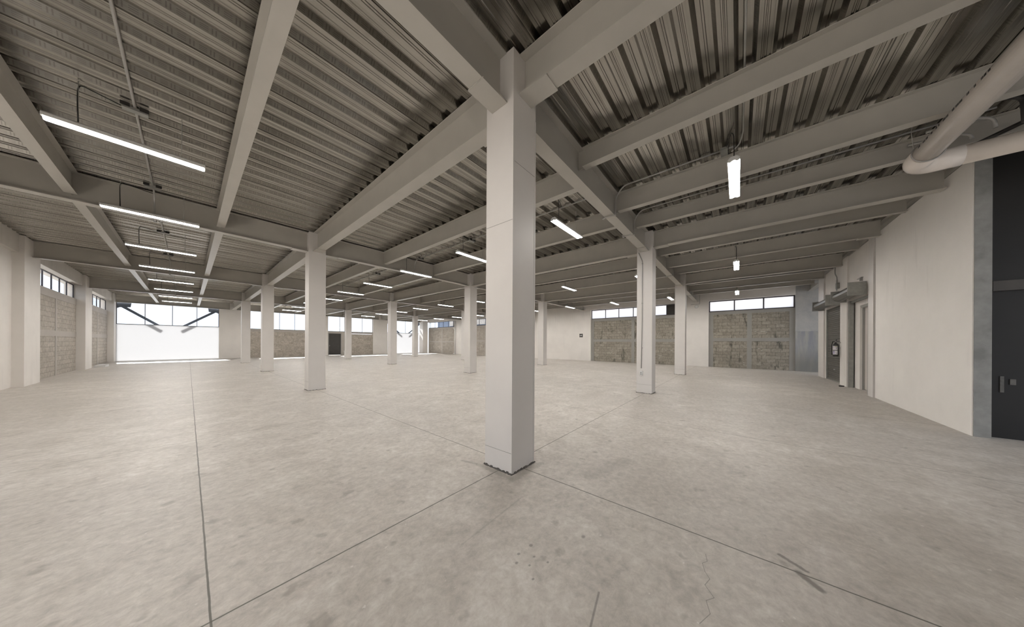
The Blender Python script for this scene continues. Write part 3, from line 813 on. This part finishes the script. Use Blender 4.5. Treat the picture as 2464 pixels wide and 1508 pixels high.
conduit_row(ROWX[3] - 0.3, -5.0, 31.9, [0.0] + G, 'grey conduit above the right-hand row of strip lights', [4.54])
o = MB().tube(bend([(3.34, -2.10, 4.80), (3.30, -2.20, 4.84), (3.10, -2.25, 4.905), (2.7, -2.25, 4.912), (-2.0, -2.25, 4.912)], 0.08), 0.011, 8).build('conduit', GALV, None, (3.3, -2.2, 4.8))
tag(o, 'thin conduit curving from the lamp box up into a deck rib on the right', 'conduit')
conduit_row(4.62, -5.0, 3.0, [0.0], 'grey conduit under the deck between the centre and outlet columns, right of the lamp row', [])

def wall_conduit(pts, rad, lab, extra=None):
    r = thing('wall_conduit', tuple(pts[-1]), lab, 'conduit')
    inv = Matrix.Translation(-Vector(pts[-1]))
    MB().tube(bend(pts, 0.06, 4), rad, 8).build('pipe', GALV, r).matrix_parent_inverse = inv
    return r, inv
xo = BX - CS / 2 - 0.013
r, inv = wall_conduit([(xo, 0.165, 4.265), (xo, 0.055, 3.98), (xo, 0.055, 2.2), (xo, 0.075, 0.75)], 0.011, 'thin grey conduit running down the column with the wall outlet')
for z_ in (1.35, 2.7, 3.9):
    B(xo - 0.013, xo + 0.011, 0.035, 0.075, z_, z_ + 0.025).build('pipe_strap', GALV, r).matrix_parent_inverse = inv
def outlet(x, y, z, lab):
    r = thing('outlet_box', (x, y, z), lab, 'outlet'); inv = Matrix.Translation((-x, -y, -z))
    B(x - 0.045, x - 0.001, y - 0.04, y + 0.04, z, z + 0.13).build('box', WHITEM, r).matrix_parent_inverse = inv
    cv = B(x - 0.052, x - 0.045, y - 0.034, y + 0.034, z + 0.008, z + 0.122).build('cover', WHITEM, r); cv.matrix_parent_inverse = inv
    for dz in (0.030, 0.075):
        B(x - 0.055, x - 0.052, y - 0.014, y + 0.014, z + dz, z + dz + 0.02).build('socket', BLACK, cv)
outlet(BX - CS / 2, 0.072, 0.54, 'white outlet box low on the column right of centre')
r, inv = wall_conduit([(xo, 3 * AY + 0.12, 4.26), (xo, 3 * AY + 0.12, 0.72)], 0.014, 'thin conduit down the distant column beside the dark door')
outlet(BX - CS / 2, 3 * AY + 0.12, 0.58, 'small outlet box on the distant column beside the dark door')

# conduit with a box on the door wall
r, inv = wall_conduit([(13.62, -5.155, 4.62), (13.62, -5.155, 4.30), (13.35, -5.155, 4.10), (13.35, -5.155, 3.88)], 0.016, 'bent conduit dropping to a small box above the closed shutter')
B(13.28, 13.42, -5.215, -5.13, 3.66, 3.88).build('junction_box', SHUTPLATE, r).matrix_parent_inverse = inv
B(13.58, 13.68, -5.218, -5.19, 3.62, 4.05).build('back_plate', SHUTPLATE, r).matrix_parent_inverse = inv
MB().tube(bend([(13.50, -5.20, 3.66), (13.50, -5.17, 3.50), (13.60, -5.17, 3.44), (13.66, -5.20, 3.52)], 0.04), 0.006, 6).build('wire_loop', WHITEM, r).matrix_parent_inverse = inv
rb = thing('wall_bracket', (10.95, -5.2, 3.47), 'tiny metal bracket on the wall above the rolled-up shutter', 'bracket')
for q in (B(10.75, 11.15, -5.218, -5.17, 3.60, 3.62), B(10.80, 10.84, -5.218, -5.15, 3.50, 3.60)):
    q.build('strip', GALV, rb).matrix_parent_inverse = Matrix.Translation((-10.95, 5.2, -3.47))

# ------------------------------------------------------------------ big PVC pipe, top right
r = thing('drain_pipe', (4.62, -4.27, 4.20), 'fat cream plastic pipe with an elbow in the top right corner', 'pipe'); inv = Matrix.Translation((-4.62, 4.27, -4.20))
RP = 0.130; PZ = 4.275; EX, EY = 4.60, -4.30
el = []
for k in range(9):
    an = math.pi / 2 * k / 8; rr = 0.20
    el.append((EX - rr + rr * math.sin(an), EY - rr + rr * math.cos(an), PZ))
lr = MB().tube([(-6.0, EY, PZ), (EX - 0.26, EY, PZ)], RP, 28).build('long_run', PVC, r); lr.matrix_parent_inverse = inv
MB().tube([(EX - 0.42, EY, PZ)] + el + [(EX, EY - 0.42, PZ)], RP + 0.010, 28).build('elbow', PVC, r).matrix_parent_inverse = inv
MB().tube([(EX, EY - 0.26, PZ), (EX, -9.3, PZ)], RP, 28).build('cross_run', PVC, r).matrix_parent_inverse = inv
q = MB()
ring = [(EX - 0.46, EY + (RP + 0.013) * math.cos(t_ * math.pi / 12), PZ + (RP + 0.013) * math.sin(t_ * math.pi / 12)) for t_ in range(25)]
q.tube(ring, 0.009, 6, False); q.tube([(EX - 0.46, EY + RP * 0.95, PZ + 0.06), (EX - 0.50, EY + 0.16, 4.60), (EX - 0.50, EY + 0.12, 4.86)], 0.004, 6)
q.build('hanger_strap', GALV, r).matrix_parent_inverse = inv
q = MB(); x_ = 4.0; random.seed(3)
while x_ > 2.6:       # printed line of small characters along the pipe
    L_ = random.choice((0.03, 0.05, 0.02, 0.04)); an = math.radians(10)
    yy = EY + (RP + 0.0012) * math.cos(an); zz = PZ + (RP + 0.0012) * math.sin(an)
    B(x_ - L_, x_, yy - 0.001, yy + 0.0015, zz - 0.012, zz + 0.012).build('printed_marking', BLACK, lr); x_ -= L_ + random.choice((0.015, 0.03, 0.08))

# black and grey cables curling above the pipe
for k, (dx, dz, rad, lab, mt) in enumerate(((0.0, 0.0, 0.020, 'thick grey flexible conduit curling beside the fat pipe, lower loop', GALV),
                                            (-0.22, 0.05, 0.020, 'grey flexible conduit curling beside the fat pipe, upper loop', GALV),
                                            (-0.50, 0.10, 0.035, 'thick black hose looping down behind the fat pipe', BLACK))):
    pts = [(4.75 + dx, -4.30 - 0.1 * k, 4.70 + dz * .5), (4.75 + dx, -4.72 - 0.1 * k, 4.68 + dz), (4.78 + dx, -4.86 - 0.1 * k, 4.62 + dz), (4.80 + dx, -4.88 - 0.1 * k, (4.56, 4.54, 4.40)[k])]
    o = MB().tube(bend(pts, 0.12, 5), rad, 10).build('flexible_conduit', mt, None, (4.8 + dx, -4.88, 4.4)); tag(o, lab, 'conduit')
o = MB().tube(bend([(5.05, -4.75, 4.46), (4.30, -5.2, 4.46), (4.0, -5.4, 4.395), (3.5, -5.65, 4.39), (2.9, -5.9, 4.39), (2.7, -6.3, 4.84)], 0.2, 5), 0.028, 10).build('flexible_conduit', BLACK, None, (4.4, -5, 4.42))
tag(o, 'black cable bundle running off the right edge above the pipe', 'conduit')

# ------------------------------------------------------------------ fire extinguisher
ex, ey, ez = 12.86, -5.045, 1.05
r = thing('fire_extinguisher', (ex, ey, ez), 'black fire extinguisher with a white label hung beside the closed shutter', 'fire extinguisher'); inv = Matrix.Translation((-ex, -ey, -ez))
MB().lathe([(0.060, 0), (0.075, 0.012), (0.078, 0.03), (0.078, 0.42), (0.070, 0.455), (0.045, 0.485), (0.022, 0.50), (0.022, 0.53)], ex, ey, 28, ez).build('cylinder', BLACK, r).matrix_parent_inverse = inv
q = MB(); q.lathe([(0.020, 0.53), (0.024, 0.535), (0.024, 0.575), (0.016, 0.585)], ex, ey, 14, ez); q.build('valve', GALV, r).matrix_parent_inverse = inv
q = MB(); q.prism([(ex + 0.02, ez + 0.575), (ex - 0.12, ez + 0.615), (ex - 0.125, ez + 0.628), (ex + 0.02, ez + 0.60)], 'Y', ey - 0.012, ey + 0.012); q.prism([(ex + 0.02, ez + 0.555), (ex - 0.14, ez + 0.535), (ex - 0.14, ez + 0.548), (ex + 0.02, ez + 0.57)], 'Y', ey - 0.012, ey + 0.012)
q.build('handle', BLACK, r).matrix_parent_inverse = inv
MB().tube(bend([(ex, ey + 0.02, ez + 0.56), (ex + 0.06, ey + 0.06, ez + 0.57), (ex + 0.09, ey + 0.085, ez + 0.44), (ex + 0.085, ey + 0.085, ez + 0.20), (ex + 0.08, ey + 0.08, ez + 0.07)], 0.05, 5), 0.012, 10).build('hose', BLACK, r).matrix_parent_inverse = inv
MB().tube([(ex + 0.083, ey + 0.083, ez + 0.13), (ex + 0.078, ey + 0.078, ez + 0.05)], 0.016, 10).build('nozzle', BLACK, r).matrix_parent_inverse = inv
sheets = []
def wrap(z0, z1, a0, a1, rad):
    q = MB(); n_ = 12
    for k in range(n_):
        t0 = math.radians(a0 + (a1 - a0) * k / n_); t1 = math.radians(a0 + (a1 - a0) * (k + 1) / n_); b = len(q.v)
        for t_ in (t0, t1):
            for rr in (rad, rad + 0.0012):
                for z_ in (z0, z1): q.v.append((ex + rr * math.cos(t_), ey + rr * math.sin(t_), ez + z_))
        q.f += [[b + i for i in f] for f in ((2, 6, 7, 3), (0, 1, 5, 4), (1, 3, 7, 5), (0, 4, 6, 2))]
    return q
for z0, z1, a0, a1, mt, nm, rad in ((0.245, 0.395, 105, 205, LABELP, 'label_sheet', 0.0785), (0.075, 0.225, 105, 205, LABELP, 'label_sheet', 0.0785),
                               (0.365, 0.385, 150, 195, YEL, 'label_print', 0.0800), (0.350, 0.356, 110, 200, INK, 'label_print', 0.0800), (0.30, 0.322, 175, 188, INK, 'label_print', 0.0800),
                               (0.100, 0.19, 112, 150, painted('label_lilac', (0.42, 0.38, 0.55), 0.6), 'label_print', 0.0800), (0.19, 0.21, 115, 148, INK, 'label_print', 0.0813), (0.105, 0.125, 180, 196, INK, 'label_print', 0.0800),
                               (0.226, 0.243, 0, 359.9, BLACK, 'strap', 0.0790)):
    if nm == 'label_print': wrap(z0, z1, a0, a1, rad).build(nm, mt, sheets[0 if z0 > 0.24 else 1])
    else:
        o = wrap(z0, z1, a0, a1, rad).build(nm, mt, r); o.matrix_parent_inverse = inv
        if nm == 'label_sheet': sheets.append(o)
B(ex - 0.02, ex + 0.02, ey - 0.118, ey - 0.02, ez + 0.50, ez + 0.53).build('wall_hook', GALV, r).matrix_parent_inverse = inv

# ------------------------------------------------------------------ route sign, alarm bell, drain, floor scrap
r = thing('route_sign', (XR - 0.01, 8.36, 2.0), 'small square black sign with a white arrow on the back wall', 'sign'); inv = Matrix.Translation((-(XR - 0.01), -8.36, -2.0))
B(XR - 0.012, XR - 0.001, 8.20, 8.50, 2.0, 2.31).build('board', BLACK, r).matrix_parent_inverse = inv
q = MB(); x_ = XR - 0.0145
q.box(x_, x_ + 0.0018, 8.36, 8.465, 2.135, 2.175)
q.build('arrow_shaft', WHITEM, r).matrix_parent_inverse = inv
q = MB(); q.prism([(8.36, 2.22), (8.36, 2.09), (8.245, 2.155)], 'X', x_, x_ + 0.0018); q.build('arrow_head', WHITEM, r).matrix_parent_inverse = inv
q = MB(); q.box(x_, x_ + 0.0018, 8.26, 8.44, 2.265, 2.29); q.box(x_, x_ + 0.0018, 8.30, 8.47, 2.02, 2.04); q.build('text_bar', painted('sign_grey', (0.35, 0.32, 0.28), 0.6), r).matrix_parent_inverse = inv

r = thing('alarm_bell', (XR - 0.06, -0.02, 4.02), 'round white alarm dome on the back wall under the girder end', 'alarm'); inv = Matrix.Translation((-(XR - 0.06), 0.02, -4.02))
q = MB(); pr = []
rings = []
for k, (rr, dx) in enumerate(((0.11, 0.0), (0.115, 0.02), (0.10, 0.05), (0.06, 0.07), (0.01, 0.078))):
    ring = []
    for t_ in range(20):
        an = 2 * math.pi * t_ / 20; q.v.append((XR - 0.001 - dx, -0.02 + rr * math.cos(an), 3.98 + rr * math.sin(an))); ring.append(len(q.v) - 1)
    rings.append(ring)
for a_, b_ in zip(rings, rings[1:]):
    for t_ in range(20): q.smooth.add(len(q.f)); q.f.append([a_[t_], a_[(t_ + 1) % 20], b_[(t_ + 1) % 20], b_[t_]])
q.f.append(rings[-1]); q.f.append(rings[0][::-1]); q.build('dome', WHITEM, r).matrix_parent_inverse = inv
MB().tube(bend([(XR - 0.015, 0.30, 4.13), (XR - 0.015, -0.20, 4.13), (XR - 0.015, -0.20, 4.84)], 0.05), 0.010, 8).build('conduit', GALV, r).matrix_parent_inverse = inv

r = thing('downpipe', (18.78, 25.7, 0), 'thin white downpipe on the far part of the right wall', 'pipe'); inv = Matrix.Translation((-18.78, -25.7, 0))
MB().tube([(18.86, 25.68, 0.12), (18.86, 25.68, 4.25)], 0.055, 14).build('pipe', WHITEM, r).matrix_parent_inverse = inv
MB().tube(bend([(18.86, 25.70, 3.05), (18.86, 26.05, 3.35), (19.04, 26.10, 3.45)], 0.05), 0.045, 12).build('branch', WHITEM, r).matrix_parent_inverse = inv
MB().tube(bend([(18.86, 25.68, 0.18), (18.86, 25.68, 0.06), (18.86, 26.05, 0.06)], 0.06), 0.06, 14).build('foot_elbow', WHITEM, r).matrix_parent_inverse = inv

q = MB(); q.prism([(-5.84, 25.6), (-5.50, 25.62), (-5.46, 26.3), (-5.50, 26.72), (-5.82, 26.75)], 'Z', 0.0, 0.11)
tag(q.build('plaster_block', WHITEM, None, (-5.7, 26.2, 0)), 'low white block lying on the floor at the foot of the left wall', 'block')
